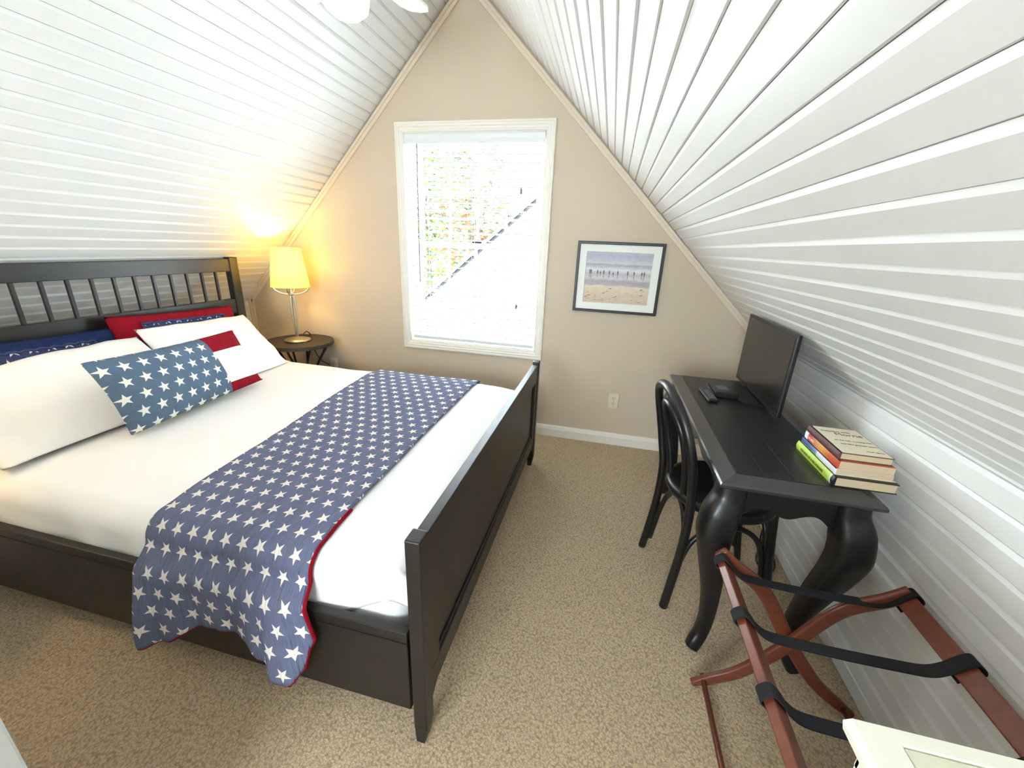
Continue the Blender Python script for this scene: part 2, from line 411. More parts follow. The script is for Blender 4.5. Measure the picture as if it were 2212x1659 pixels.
bl = thing('window_blind', 'white horizontal slat blind hanging inside the window casing', 'blind', (-.934, D+.03, WZ1))
def bpart(name, bm, m, smooth=False):
    o = obj(name, bm, m, bl, smooth); o.data.transform(Matrix.Translation((.934, -D-.03, -WZ1))); return o
bx0, bx1 = WX0+.010, WX1-.010
bm = B(); box(bm, bx0, bx1, D+.0, D+.055, 1.957, 1.996); bpart('head_rail', bm, M_vinyl)
bm = B(); prism(bm, [(D-.008,1.934),(D+.002,1.934),(D+.002,1.994),(D-.006,1.994),(D-.012,1.985),(D-.009,1.96),(D-.012,1.94)], 'x', bx0-.003, bx1+.003); bpart('valance', bm, M_vinyl)
NS = 27; z0s, z1s = .700, 1.918
smesh = None
for k in range(NS):
    z = z0s+(z1s-z0s)*k/(NS-1)
    if smesh is None:
        bm = B(); L = bx1-bx0-.006
        prism(bm, [(-.025,-.0040),(-.022,-.0040),(-.020,-.0022),(.0,-.0010),(.025,-.0030),(.025,-.0005),(.0,.0018),(-.019,.0012),(-.022,.0026),(-.025,.0026)], 'x', -L/2, L/2)
        o = obj('slat', bm, M_vinyl, bl); smesh = o.data
    else:
        o = bpy.data.objects.new('slat', smesh); COL.objects.link(o); o.parent = bl
    o.location = (0, .0, z-WZ1); o.rotation_euler = (math.radians(-3), 0, 0)
bm = B(); box(bm, bx0+.003, bx1-.003, D+.006, D+.054, .648, .672, .006); bpart('bottom_rail', bm, M_vinyl)
for x in (-1.27, -.934, -.60):
    bm = B()
    for y in (D+.004, D+.056): tube(bm, [(x,y,.66),(x,y,1.96)], .0011, 6)
    bpart('ladder_cord', bm, M_vinyl)
bm = B(); tube(bm, [(-1.312,D-.004,1.95),(-1.315,D-.004,1.55),(-1.318,D-.004,1.06)], .0042, 8); bpart('tilt_wand', bm, M_grey)
for z in (1.68, .955):
    bm = B(); tube(bm, [(-.607,D-.003,z+.03),(-.607,D-.003,z+.001)], .0012, 6); lathe(bm, [(.003,.0),(.0075,-.008),(.0085,-.03),(.004,-.036)], 12, (-.607,D-.003,z)); bpart('cord_tassel', bm, M_grey)

# unseen window added in the gable behind the camera as fill light
wb_ = bpy.data.objects.new('fill_window', None); COL.objects.link(wb_); wb_.location = (-.63, YB, QZ0); struct(wb_, 'white framed window added for fill light in the unseen stair end gable')
def w2(name, bm, m):
    o = obj(name, bm, m, wb_); o.data.transform(Matrix.Translation((.63, -YB, -QZ0))); return o
bm = B(); frame_sweep(bm, QX0-.055, QX1+.055, QZ0-.055, QZ1+.055, [(0,0),(0,-.016),(.05,-.012),(.055,-.012),(.055,0)], YB); w2('casing', bm, M_trim)
bm = B(); frame_sweep(bm, QX0, QX1, QZ0, QZ1, [(0,.02),(0,.08),(.045,.08),(.045,.02)], YB); w2('sash', bm, M_vinyl)
bm = B(); box(bm, -.645, -.615, YB-.08, YB-.03, QZ0+.045, QZ1-.045); w2('mullion', bm, M_vinyl)
bm = B(); box(bm, QX0+.04, QX1-.04, YB-.055, YB-.051, QZ0+.04, QZ1-.04); w2('pane', bm, M_glass)

# ------------------------------------------------------------------ outside
bm = B(); box(bm, -60, 60, 3.4, 90, -3.1, -3.0)
struct(obj('ground', bm, mat('pale_yard', srgb(150,150,132), .95, .2, .5)), 'pale yard seen through the window')
M_siding = mat('white_siding', srgb(214,220,222), .6, .03, 2); M_dark = mat('dark_rake_trim', srgb(16,16,18), .7, .1, 3, spec=.1)
M_gl2 = mat('dark_far_window', srgb(22,26,34), .4, .1, 3, spec=.1)
h = thing('neighbour_house', 'white gabled neighbour house with dark rake edge beyond the window', 'house', (-2.6, 8, -3))
def hp(name, bm, m, org):
    o = obj(name, bm, m, h2); o.data.transform(Matrix.Translation(-Vector(org))); return o
h2 = h; org = (-2.6, 8, -3)
rk = lambda x: .212+.863*(x+3.731)
ax_ = 1.2; az_ = rk(ax_)
bm = B(); prism(bm, [(-6.0,-3),(ax_+5,-3),(ax_+5,az_-4.3),(ax_,az_-.05),(-6.0,rk(-6.0)-.05)], 'y', 8.0, 8.4); hp('wall', bm, M_siding, org)
for sx, ex in ((ax_, -6.6), (ax_, ax_+5.4)):
    sl = .863 if ex < sx else -.863
    bm = B(); e = az_+sl*(ex-ax_) if ex < sx else az_-.863*(ex-ax_)
    prism(bm, [(sx,az_),(ex,e),(ex,e-.04),(sx,az_-.04)], 'y', 7.86, 8.05); hp('rake_board', bm, M_dark, org)
    bm = B(); prism(bm, [(sx,az_+.05),(ex,e+.05),(ex,e),(sx,az_)], 'y', 7.8, 10.4); hp('roof_slope', bm, M_siding, org)
bm = B(); off = .62; prism(bm, [(ax_,az_-off),(-5.2,rk(-5.2)-off),(-5.2,rk(-5.2)-off-.03),(ax_,az_-off-.03)], 'y', 7.95, 8.02); hp('trim_board', bm, mat('grey_trim', srgb(120,126,130), .7, .05, 4), org)
for zz in [-2.6+.28*k for k in range(16)]:
    xa = max(-6.0, -3.731+(zz+.25-.212)/.863)
    if xa < ax_:
        bm = B(); box(bm, xa, ax_+ (ax_-xa) if ax_+(ax_-xa) < ax_+5 else ax_+5, 7.985, 8.01, zz, zz+.012); hp('siding_lap', bm, M_siding, org)
h2 = thing('far_house', 'far white house with two small dark windows beyond the blind', 'house', (-10.8, 20, -3)); org = (-10.8, 20, -3)
bm = B(); box(bm, -15.3, -7.76, 20, 22.4, -3, 1.0); hp('wall', bm, M_siding, org)
bm = B(); prism(bm, [(-15.7,1.0),(-7.4,1.0),(-8.5,1.27),(-14.6,1.27)], 'y', 19.7, 22.5); hp('roof', bm, M_siding, org)
for (x, z) in ((-9.59,.50),(-9.76,-1.0),(-9.12,-1.0)):
    bm = B(); box(bm, x-.24, x+.24, 19.96, 20.01, z-.26, z+.26); f = hp('window', bm, M_siding, org)
    bm = B(); box(bm, x-.2, x+.2, 19.94, 19.97, z-.22, z-.02); box(bm, x-.2, x+.2, 19.94, 19.97, z+.03, z+.22)
    g = obj('pane', bm, M_gl2, f); g.data.transform(Matrix.Translation(-Vector(org)))
def tree(x, y, hgt, r, cz, cols, label, seed, n=1500, trunk=.14):
    rnd = random.Random(seed)
    t = thing('tree', label, 'tree', (x, y, -3.0), 0, 'trees beyond the window')
    bm = B(); tube(bm, [(0,0,-.05),(.1,.05,hgt*.35),(-.05,0,hgt*.7),(0,0,hgt)], [trunk,trunk*.7,trunk*.45,.03], 8, 4); 
    for k in range(9):
        a = rnd.random()*6.3; z = hgt*(.35+.06*k); l = r*(.5+.4*rnd.random())
        tube(bm, [(0,0,z),(math.cos(a)*l*.5,math.sin(a)*l*.5,z+.3),(math.cos(a)*l,math.sin(a)*l,z+.5)], [.04,.02,.008], 6, 3)
    obj('trunk', bm, mat('tree_bark', srgb(64,58,54), .9, .3, 8, spec=.1), t)
    for ci, c in enumerate(cols):
        bm = B()
        for k in range(n//len(cols)):
            a, b = rnd.random()*2*PI, math.acos(2*rnd.random()-1); q = rnd.random()**.4
            p = Vector((math.cos(a)*math.sin(b)*r*q, math.sin(a)*math.sin(b)*r*q, cz+math.cos(b)*hgt*.42*q))
            p += Vector((nz(p.x,p.y,p.z,.8,.8), 0, nz(p.z,p.x,p.y,.8,.8)))
            s = .05+.06*rnd.random(); A = Matrix.Rotation(rnd.random()*6.3, 3, 'Z') @ Matrix.Rotation(rnd.random()*3, 3, 'X')
            vs = [bm.verts.new(p+A@Vector(q_)) for q_ in ((-s,0,0),(0,-s*.5,.02),(s,0,0),(0,s*.5,.02))]; bm.faces.new(vs)
        f = obj('foliage', bm, c, t); f['kind'] = 'stuff'
G1 = mat('dark_green_leaves', srgb(40,62,34), .8, .4, 3, spec=.1); G2 = mat('yellow_green_leaves', srgb(92,112,30), .8, .4, 3, spec=.1); G3 = mat('rust_orange_leaves', srgb(128,66,40), .8, .4, 3, spec=.1)
G4 = mat('blue_green_leaves', srgb(58,72,54), .8, .4, 3, spec=.1)
tree(-7.0, 15.2, 8.0, 1.6, 5.5, (G1, G2), 'green leafed tree in the middle beyond the window', 3, 4200)
tree(-4.3, 12.6, 6.8, 1.2, 5.0, (G3, G4), 'rust leafed tree rising above the dark roof edge', 5, 3200)
tree(-13.2, 26.0, 9.0, 2.3, 6.2, (G4, G1), 'pale thin tree above the far white house', 9, 2200)

# ------------------------------------------------------------------ ceiling fan with light
FX, FY = AX, 1.517
fan = thing('ceiling_fan', 'small white ceiling fan with glowing globe light under the ridge', 'fan', (FX, FY, AZ))
def fp(name, bm, m, smooth=False):
    return obj(name, bm, m, fan, smooth)
z_ = lambda z: z-AZ+.022
M_fan = mat('white_fan_paint', srgb(240,240,240), .4, .02, 30)
bm = B(); lathe(bm, [(.02,z_(2.60)),(.06,z_(2.62)),(.065,z_(2.70)),(.03,z_(2.735))], 24); fp('canopy', bm, M_fan, True)
bm = B(); lathe(bm, [(.012,z_(2.34)),(.012,z_(2.61))], 12); fp('downrod', bm, M_fan, True)
bm = B(); lathe(bm, [(.05,z_(2.16)),(.085,z_(2.19)),(.095,z_(2.26)),(.08,z_(2.33)),(.02,z_(2.36))], 28); fp('motor', bm, M_fan, True)
for k in range(5):
    a = math.radians(90-13+72*k); ca, sa = math.cos(a), math.sin(a)
    bm = B(); pts = [(.10,-.045),(.20,-.062),(.36,-.068),(.395,-.045),(.405,0),(.395,.045),(.36,.068),(.20,.062),(.10,.045)]
    prism(bm, pts, 'z', -.004, .004)
    M = Matrix.Translation((0,0,z_(2.205))) @ Matrix.Rotation(a, 4, 'Z') @ Matrix.Rotation(math.radians(10), 4, 'X')
    bmesh.ops.transform(bm, matrix=M, verts=bm.verts); b = fp('blade', bm, M_fan)
    bm = B(); box(bm, .06, .15, -.015, .015, .004, .010, .002); bmesh.ops.transform(bm, matrix=M, verts=bm.verts); obj('blade_iron', bm, M_fan, b)
bm = B(); lathe(bm, [(.045,z_(2.165)),(.050,z_(2.13)),(.042,z_(2.125))], 24); fp('light_fitter', bm, M_fan, True)
bm = B(); lathe(bm, [(.042,z_(2.13)),(.065,z_(2.11)),(.077,z_(2.08)),(.070,z_(2.045)),(.045,z_(2.025)),(.004,z_(2.018))], 28)
fp('globe', bm, emit_mat('glowing_frosted_globe', (1,.92,.80,1), FAN_E), True)

# ------------------------------------------------------------------ bed
bed = thing('bed', 'black brown wooden bed frame with slatted headboard and panel footboard', 'bed', (-1.42, 1.49, 0))
BO = Vector((-1.42, 1.49, 0))
def bp_(name, bm, m=M_bed, smooth=False, parent=bed):
    o = obj(name, bm, m, parent, smooth); o.data.transform(Matrix.Translation(-BO)); return o
Y0, Y1 = .675, 2.305
for y0, y1, s in ((Y0, Y0+.047, 1), (Y1-.047, Y1, -1)):
    bm = B(); yi = y1 if s > 0 else y0
    box(bm, -.386, -.347, y0, y1, .055, .692, .004)
    prism(bm, [(-.382,0),(-.358,0),(-.347,.065),(-.386,.065)], 'y', y0+.004, y1-.004)
    # curved bracket running from the post into the lower rail
    pts = [(yi, .24)]+[(yi+s*.055*t, .115+.05*(1-math.sqrt(max(0, 1-t*t)))+.0) for t in (0,.3,.6,.85,1)]
    prism(bm, [(yi-s*.002,.20),(yi-s*.002,.085),(yi+s*.012,.118),(yi+s*.04,.14),(yi+s*.08,.148),(yi+s*.08,.20)], 'x', -.380, -.354)
    bp_('footboard_post', bm)
bm = B(); box(bm, -.382, -.351, Y0+.045, Y1-.045, .58, .680, .003); bp_('top_rail', bm)
bm = B(); box(bm, -.381, -.352, Y0+.045, Y1-.045, .145, .225, .003); bp_('bottom_rail', bm)
for y in (Y0+.045, Y1-.045-.06):
    bm = B(); box(bm, -.381, -.352, y, y+.06, .224, .581, .002); bp_('stile', bm)
bm = B(); box(bm, -.376, -.364, Y0+.1, Y1-.1, .22, .585); bp_('panel', bm)
bm = B(); frame = [(Y0+.105,.225),(Y1-.105,.225),(Y1-.105,.58),(Y0+.105,.58)]
for (a, b) in (((Y0+.105,.225),(Y1-.105,.239)),((Y0+.105,.566),(Y1-.105,.58)),((Y0+.105,.239),(Y0+.117,.566)),((Y1-.117,.239),(Y1-.105,.566))):
    box(bm, -.366, -.357, a[0], b[0], a[1], b[1], .003)
bp_('panel_moulding', bm)
for y in (Y0+.014, Y1-.014-.024):
    bm = B(); box(bm, -2.44, -.40, y, y+.024, .105, .385, .003); box(bm, -2.44, -.40, y+(-.002 if y < 1 else .02), y+(.004 if y < 1 else .026), .345, .352); bp_('side_rail', bm)
HX0, HX1 = -2.482, -2.436
for y0, y1 in ((Y0, Y0+.062), (Y1-.062+.012, Y1+.012)):
    bm = B(); box(bm, HX0, HX1, y0, y1, 0, 1.188, .004); bp_('headboard_post', bm)
bm = B(); box(bm, HX0+.008, HX1-.006, Y0+.06, Y1-.048, 1.098, 1.178, .003); bp_('head_rail', bm)
bm = B(); box(bm, HX0+.008, HX1-.006, Y0+.06, Y1-.048, .825, .92, .003); bp_('head_rail', bm)
bm = B(); box(bm, HX0+.014, HX1-.014, Y0+.06, Y1-.048, .30, .79, .003); bp_('head_panel', bm)
bm = B(); box(bm, HX0+.02, HX1-.012, -.0075, .0075, .91, 1.105, .002); s0 = obj('slat', bm, M_bed, bed); s0.location = (-BO.x, 2.155-BO.y, 0)
s0.data.transform(Matrix.Translation((0,0,0)))
for k in range(1, 15):
    c = s0.copy(); COL.objects.link(c); c.parent = bed; c.location = (-BO.x, 2.155-.0948*k-BO.y, 0)
for x in [-2.3+.19*k for k in range(10)]:
    bm = B(); box(bm, x-.035, x+.035, Y0+.04, Y1-.04, .235, .253, .002); bp_('bed_slat', bm)

# mattress and white bedspread
MX0, MX1, MY0, MY1, MZT = -2.42, -.425, .735, 2.25, .522
bm = B(); box(bm, MX0, MX1, MY0, MY1, .255, MZT-.012, .055, seg=4)
tag(obj('mattress', bm, mat('mattress_ticking', srgb(232,232,230), .9, .02, 30, .1, 80), None, True), 'white mattress showing at the foot corner under the bedspread', 'mattress')
def top_z(x, y):
    e = .018*(1-sst(0, .22, min(y-.70, 2.28-y)))+.016*(1-sst(0, .2, -.41-x))
    return MZT+.012-e+nz(x,y,0,2.2,.008)
def side_path(t):
    """0 far hem .. 1 near hem across the bed: (y, z-offset kind)"""
    return t
def cover_pt(x, t, drop_n, drop_f, off=0.):
    """arc across the bed: t in [0,1]; rounded shoulders r=.06"""
    r = .065; yn, yf = .727-off, 2.262+off
    zt = lambda y: top_z(x, y)+off
    flat = (yf-r)-(yn+r); arc = PI/2*r; Ls = [drop_f, arc, flat, arc, drop_n]; tot = sum(Ls); s = t*tot
    if s < Ls[0]: return (yf, zt(yf-r)-r-(Ls[0]-s))
    s -= Ls[0]
    if s < arc: a = s/r; return (yf-r+r*math.cos(a), zt(yf-r)-r+r*math.sin(a))
    s -= arc
    if s < flat: y = yf-r-s; return (y, zt(y))
    s -= flat
    if s < arc: a = s/r; return (yn+r-r*math.sin(a), zt(yn+r)-r+r*math.cos(a))
    s -= arc; return (yn, zt(yn+r)-r-s)
bm = B()
def spread(u, v):
    x = MX0+.01+(MX1+.012-MX0-.01)*u
    k = sst(-.66, -.44, x)
    drop = .118-.105*k
    y, z = cover_pt(x, v, drop, .11, 0)
    hang = sst(.47, .40, z) if z < .47 and y < 1 else 0
    if y < 1: y += -hang*.006*math.sin(x*23+2*math.sin(x*5))+nz(x,z,3,9,.006)*(1 if z < .5 else 0)+.02*k*sst(.50,.42,z)
    # hem at the foot turns down
    if u > .975: z -= (u-.975)/.025*.05*(1 if z > .5 else .2)
    z += nz(x,y,7,6,.004)
    return (x, y, z)
grid(bm, 120, 130, spread)
sp = obj('bedspread', bm, M_sheet, None, True)
sm = sp.modifiers.new('thickness', 'SOLIDIFY'); sm.thickness = .008; sm.offset = 1
tag(sp, 'plain white bedspread tucked over the mattress', 'bedspread')

# star throw across the foot of the bed
M_star = star_cloth('blue_star_quilt', srgb(108,113,139), srgb(240,234,226), .064, .0585, .0225, (14, 120), .14, 1.0)
TH_L = 2.36
zb = [(0,.150),(.12,.165),(.3,.225),(.45,.245),(.6,.240),(.72,.205),(.80,.185),(.88,.182),(.93,.215),(.97,.275),(1,.30)]
fl = [(0,.050),(.15,.03),(.32,.0),(.55,.002),(.70,.030),(.80,.055),(.88,.056),(.94,.03),(1,-.004)]
def throw_pt(s, t):
    drop_n = (MZT-.06)-interp(zb, s); drop_f = .16
    x_mid = -1.30+.6*s
    yy, zz = cover_pt(-1.0, t, drop_n, drop_f, .018)
    q = sst(2.25, .75, yy)
    xl = -1.375+(.14)*q; xr = -.705+.018*q
    h = sst(.46, .18, zz) if yy < 1 else 0
    xr += .045*h; xl += -.005*h
    x = xl+(xr-xl)*s
    if zz > .40: zz += top_z(x, yy)-top_z(-1.0, yy)
    if yy < 1:
        hh = sst(.50, .15, zz)
        yy -= .042*sst(.47,.40,zz)+interp(fl, s)*hh+(.007*math.sin(s*31+.8)+.004*math.sin(s*57))*hh*(1-.4*s)
    zz += nz(x*3, yy*3, 1, 5, .0025)
    return Vector((x, yy, zz))
bm = B(); TOT = .16+PI*.065+1.405+.33
grid(bm, 56, 190, throw_pt, lambda a, b: (a*.62+.01, b*(.16+PI*.065+1.405+(MZT-.06)-interp(zb, a))))
th_o = obj('star_throw', bm, M_star, None, True)
sm = th_o.modifiers.new('thickness', 'SOLIDIFY'); sm.thickness = .007; sm.offset = 1
tag(th_o, 'blue quilted throw with white stars draped across the foot of the bed', 'throw')
for pts, r in (([throw_pt(0, .93+.07*i/20) for i in range(20)]+[throw_pt(i/60, 1) for i in range(61)]+[throw_pt(1, 1-.2*i/60) for i in range(1, 61)], .0068), ([throw_pt(i/60, 0) for i in range(61)], .006)):
    bm = B(); tube(bm, pts, r, 8); o = obj('binding', bm, M_red, th_o, True); o['label'] = 'dark red bound edge'

# ------------------------------------------------------------------ pillows
def pillow_fn(w, h, t, conc=.05, seed=0, pw=.42, wr=.006, flange=0):
    def P(u, v, side):
        a, b = 2*u-1, 2*v-1
        x = w/2*a*(1-conc*(1-b*b)); y = h/2*b*(1-conc*1.2*(1-a*a))
        c = max(0, (1-abs(a)**2.2)*(1-abs(b)**2.2))**pw
        z = side*t/2*c
        if c > 0: z += nz(x+seed, y, side*.5, 7, wr)*min(1, c*2)+nz(x+seed, y, side, 16, wr*.4)*min(1, c*2)
        return Vector((x, y, z))
    return P
def pillow_mesh(bm, P, n=40, m=30, u0=0, u1=1, v0=0, v1=1, sides=(1,-1), off=0., uv=None):
    for sd in sides:
        def fn(a, b):
            u, v = u0+(u1-u0)*a, v0+(v1-v0)*b
            p = P(u, v, sd)
            if off:
                e = .01; d1 = P(min(1,u+e), v, sd)-P(max(0,u-e), v, sd); d2 = P(u, min(1,v+e), sd)-P(u, max(0,v-e), sd)
                nn = d1.cross(d2); nn = nn.normalized() if nn.length > 1e-9 else Vector((0,0,1))
                if nn.z < 0: nn = -nn
                p = p+nn*off*sd
            return p
        grid(bm, n, m, fn, uv and (lambda a, b: uv(u0+(u1-u0)*a, v0+(v1-v0)*b)))
    if len(sides) == 2: bmesh.ops.remove_doubles(bm, verts=bm.verts, dist=.0006)
def lean(c, th, yaw=0., roll=0.):
    th = math.radians(th); wv = Vector((0,1,0)); hv = Vector((-math.sin(th),0,math.cos(th))); nv = wv.cross(hv)
    M = Matrix(((wv.x,hv.x,nv.x,0),(wv.y,hv.y,nv.y,0),(wv.z,hv.z,nv.z,0),(0,0,0,1)))
    return Matrix.Translation(c) @ Matrix.Rotation(math.radians(yaw), 4, 'Z') @ M @ Matrix.Rotation(math.radians(roll), 4, 'Z')
def mk_pillow(name, label, P, M, m, cat='pillow', uv=None):
    bm = B(); pillow_mesh(bm, P, uv=uv); o = obj(name, bm, m, None, True); o.matrix_world = M
    return tag(o, label, cat)
M_navystar = star_cloth('navy_star_gauze', srgb(62,68,104), srgb(232,226,220), .06, .055, .025, (30,150), .15, .8)
def sham(name, label, c, th, yaw, m, seed, roll=0):
    P = pillow_fn(.70, .46, .15, .03, seed, .4)
    o = mk_pillow(name, label, P, lean(c, th, yaw, roll), m, 'pillow')
    bm = B(); pillow_mesh(bm, P, 30, 20, .17, .83, .13, .89, (1,), .004, lambda u, v: (u*.70, v*.46)); obj('star_panel', bm, M_navystar, o, True)
    bm = B()
    pts = []
    for i in range(120):
        f = i/120*4; k = int(f); f -= k
        u, v = [(.17+.66*f,.13),(.83,.13+.76*f),(.83-.66*f,.89),(.17,.89-.76*f)][k]
        p = P(u, v, 1); pts.append(p+Vector((0, .004*math.sin(i*2.1), .008+.003*math.cos(i*1.7))))
    tube(bm, pts, .006, 6, closed=True); obj('ruffle', bm, M_navystar, o, True)
    return o
sham('pillow_sham', 'navy quilted sham with starred centre leaning on the headboard', (-2.335, 1.125, .655), 15, 0, M_navy, 3, -2)
sham('pillow_sham', 'dark red sham with starred centre leaning on the headboard', (-2.335, 1.80, .682), 13, 0, M_red, 9, -2.5)
mk_pillow('bed_pillow', 'big white pillow behind the blue end of the star cushion', pillow_fn(.78, .48, .20, .04, 21, .40, .016), lean((-2.09, 1.135, .655), 48, 2, 1.5), M_pillow)
mk_pillow('bed_pillow', 'big white pillow behind the striped end of the star cushion', pillow_fn(.67, .48, .18, .04, 33, .40, .016), lean((-2.13, 1.83, .668), 41, 5, -3), M_pillow)
# star and stripe lumbar cushion
PL = pillow_fn(.735, .33, .15, .05, 5, .45, .004)
cush = mk_pillow('lumbar_cushion', 'small cushion with blue starred end and red and white stripes', PL, lean((-1.870, 1.415, .690), 25, 7, -1.2), mat('white_canvas', srgb(244,240,236), .9, .02, 50, .2, 200))
M_cush = star_cloth('slate_blue_star_canvas', srgb(92,110,130), srgb(244,238,228), .071, .064, .0255, (240,240), .16, .25)
uvc = lambda u, v: (u*.735+.012, v*.33+.01)
bm = B(); pillow_mesh(bm, PL, 30, 30, .0, .665, 0, 1, (1,), .0022, uvc); o = obj('star_panel', bm, M_cush, cush, True); o['label'] = 'slate blue panel with white stars'
for v0, v1 in ((0,.20),(.72,1)):
    bm = B(); pillow_mesh(bm, PL, 18, 10, .665, 1, v0, v1, (1,), .0022, uvc); obj('red_stripe', bm, M_red, cush, True)

# soft things settle on the bedspread instead of sinking into it
for o in [o for o in COL.objects if o.get('category') == 'pillow']:
    M = o.matrix_world.copy(); Mi = M.inverted()
    for q in [o]+list(o.children):
        if q.data.users > 1 and q is not o: continue
        for v in q.data.vertices:
            w = M @ v.co; zmin = .546+.012*(0.5+0.5*math.sin(w.y*9))*0.4
            if w.z < zmin+.05:
                d = zmin+.05-w.z; w.z = zmin+.05*math.exp(-d/.05); v.co = Mi @ w

# ------------------------------------------------------------------ nightstand and lamp
def nightstand(loc, label):
    t = thing('side_table', label, 'table', loc)
    bm = B(); lathe(bm, [(.225,.572),(.236,.576),(.236,.598),(.232,.602),(.001,.602)], 48); obj('table_top', bm, M_tabtop, t, True)
    es = t.children[0].modifiers.new('edge', 'EDGE_SPLIT'); es.split_angle = .7
    for k in range(4):
        a = math.radians(20+90*k)
        for da in (-.10, .10):
            ca, sa = math.cos(a+da), math.sin(a+da); ca2, sa2 = math.cos(a), math.sin(a)
            bm = B(); tube(bm, [(.19*ca,.19*sa,.572),(.17*ca,.17*sa,.53),(.10*ca2,.10*sa2,.40),(.075*ca2,.075*sa2,.30),(.10*ca2,.10*sa2,.18),(.17*ca2,.17*sa2,.06),(.19*ca,.19*sa,.0)], .0075, 8, 6)
            obj('leg', bm, M_dmetal, t, True)
    bm = B(); pts = [(.08*math.cos(i*PI/12), .08*math.sin(i*PI/12), .30) for i in range(24)]; tube(bm, pts, .006, 8, closed=True); obj('ring', bm, M_dmetal, t, True)
    return t
def table_lamp(loc, label):
    t = thing('table_lamp', label, 'lamp', loc)
    bm = B(); lathe(bm, [(.088,0),(.092,.006),(.088,.012),(.06,.020),(.02,.026),(.012,.032),(.002,.034)], 36); obj('base', bm, M_metal, t, True)
    for k in range(3):
        a = 2*PI*k/3+.3; ca, sa = math.cos(a), math.sin(a)
        bm = B(); tube(bm, [(.006*ca,.006*sa,.025),(.010*ca,.010*sa,.12),(.016*ca,.016*sa,.22),(.013*ca,.013*sa,.30),(.008*ca,.008*sa,.335)], .0052, 8, 5); obj('stem_rod', bm, M_metal, t, True)
    bm = B(); lathe(bm, [(.013,.330),(.016,.338),(.013,.350),(.012,.40),(.014,.405),(.002,.407)], 16); obj('socket', bm, M_metal, t, True)
    for k in range(4):
        a = PI/2*k+.5; ca, sa = math.cos(a), math.sin(a)
        bm = B(); tube(bm, [(.012*ca,.012*sa,.338),(.06*ca,.06*sa,.345),(.10*ca,.10*sa,.365),(.124*ca,.124*sa,.400)], .0042, 8, 5); obj('shade_arm', bm, M_metal, t, True)
    bm = B(); lathe(bm, [(.126,.392),(.093,.655)], 48, caps=False); lathe(bm, [(.1245,.392),(.0915,.655)], 48, caps=False)
    obj('lamp_shade', bm, M_shade, t, True)
    bm = B()
    bm.free()
    for r, z in ((.1255,.393),(.0925,.654)):
        bm = B(); tube(bm, [(r*math.cos(i*PI/24), r*math.sin(i*PI/24), z) for i in range(48)], .0022, 6, closed=True); obj('shade_ring', bm, M_shade, t, True)
    bm = B(); lathe(bm, [(.010,.405),(.013,.42),(.028,.455),(.031,.48),(.024,.505),(.003,.515)], 20); b = obj('bulb', bm, emit_mat('warm_bulb', (1,.72,.36,1), 8.0), t, True)
    li = bpy.data.lights.new('bulb_light', 'POINT'); li.energy = LAMP_W; li.color = (1,.67,.26); li.shadow_soft_size = .035
    lo = bpy.data.objects.new('bulb_light', li); COL.objects.link(lo); lo.parent = t; lo.location = (0,0,.56)
    return t
TP = (-2.195, 2.505, 0)
nightstand(TP, 'round dark side table on wrought legs in the gable corner')
table_lamp((-2.205, 2.50, .602), 'lit nickel table lamp with cream shade on the round side table')
NP = (-2.17, .425, 0)
nightstand(NP, 'round dark side table between the bed and the half wall')
table_lamp((-2.17, .425, .602), 'lit nickel table lamp on the table beside the half wall')
bm = B(); tube(bm, [(-2.255,2.62,.622),(-2.25,2.655,.637),(-2.255,2.70,.605),(-2.26,2.735,.55),(-2.25,2.72,.47),(-2.20,2.715,.40),(-2.13,2.722,.36)], .0035, 6, 6)
tag(obj('lamp_cord', bm, M_plastic, None, True), 'thin dark lamp cord hanging behind the round side table', 'cord')

# ------------------------------------------------------------------ outlets
def outlet(org, M, label):
    """plate in local x-z, facing -y"""
    t = thing('wall_outlet', label, 'outlet'); t.matrix_world = Matrix.Translation(org) @ M
    bm = B(); box(bm, -.035, .035, -.006, 0, -.057, .057, .003); obj('plate', bm, M_ivory, t)
    for z in (-.02, .02):
        bm = B(); prism(bm, [(.014*math.cos(a)*1.1, z+.014*math.sin(a)) for a in [i*PI/8 for i in range(16)]], 'y', -.0085, -.004); r = obj('receptacle', bm, M_ivory, t)
        bm = B(); box(bm, -.007, -.0045, -.0092, -.0080, z-.002, z+.008); box(bm, .0045, .007, -.0092, -.0080, z-.001, z+.007); box(bm, -.002, .002, -.0092, -.0080, z-.009, z-.005); obj('slot', bm, M_plastic, r)
    bm = B(); lathe(bm, [(.0035,0),(.003,.0015),(.0005,.002)], 10); bmesh.ops.transform(bm, matrix=Matrix.Translation((0,-.006,0)) @ Matrix.Rotation(PI/2,4,'X'), verts=bm.verts); obj('screw', bm, M_metal, t)
    return t
outlet((.122, D, .332), Matrix.Identity(4), 'ivory duplex outlet low on the gable wall near the desk')
outlet((-2.10, D, .36), Matrix.Identity(4), 'ivory duplex outlet behind the round side table')
outlet((XR, 1.62, .42), Matrix.Rotation(-PI/2, 4, 'Z'), 'ivory duplex outlet on the boarded wall under the desk')

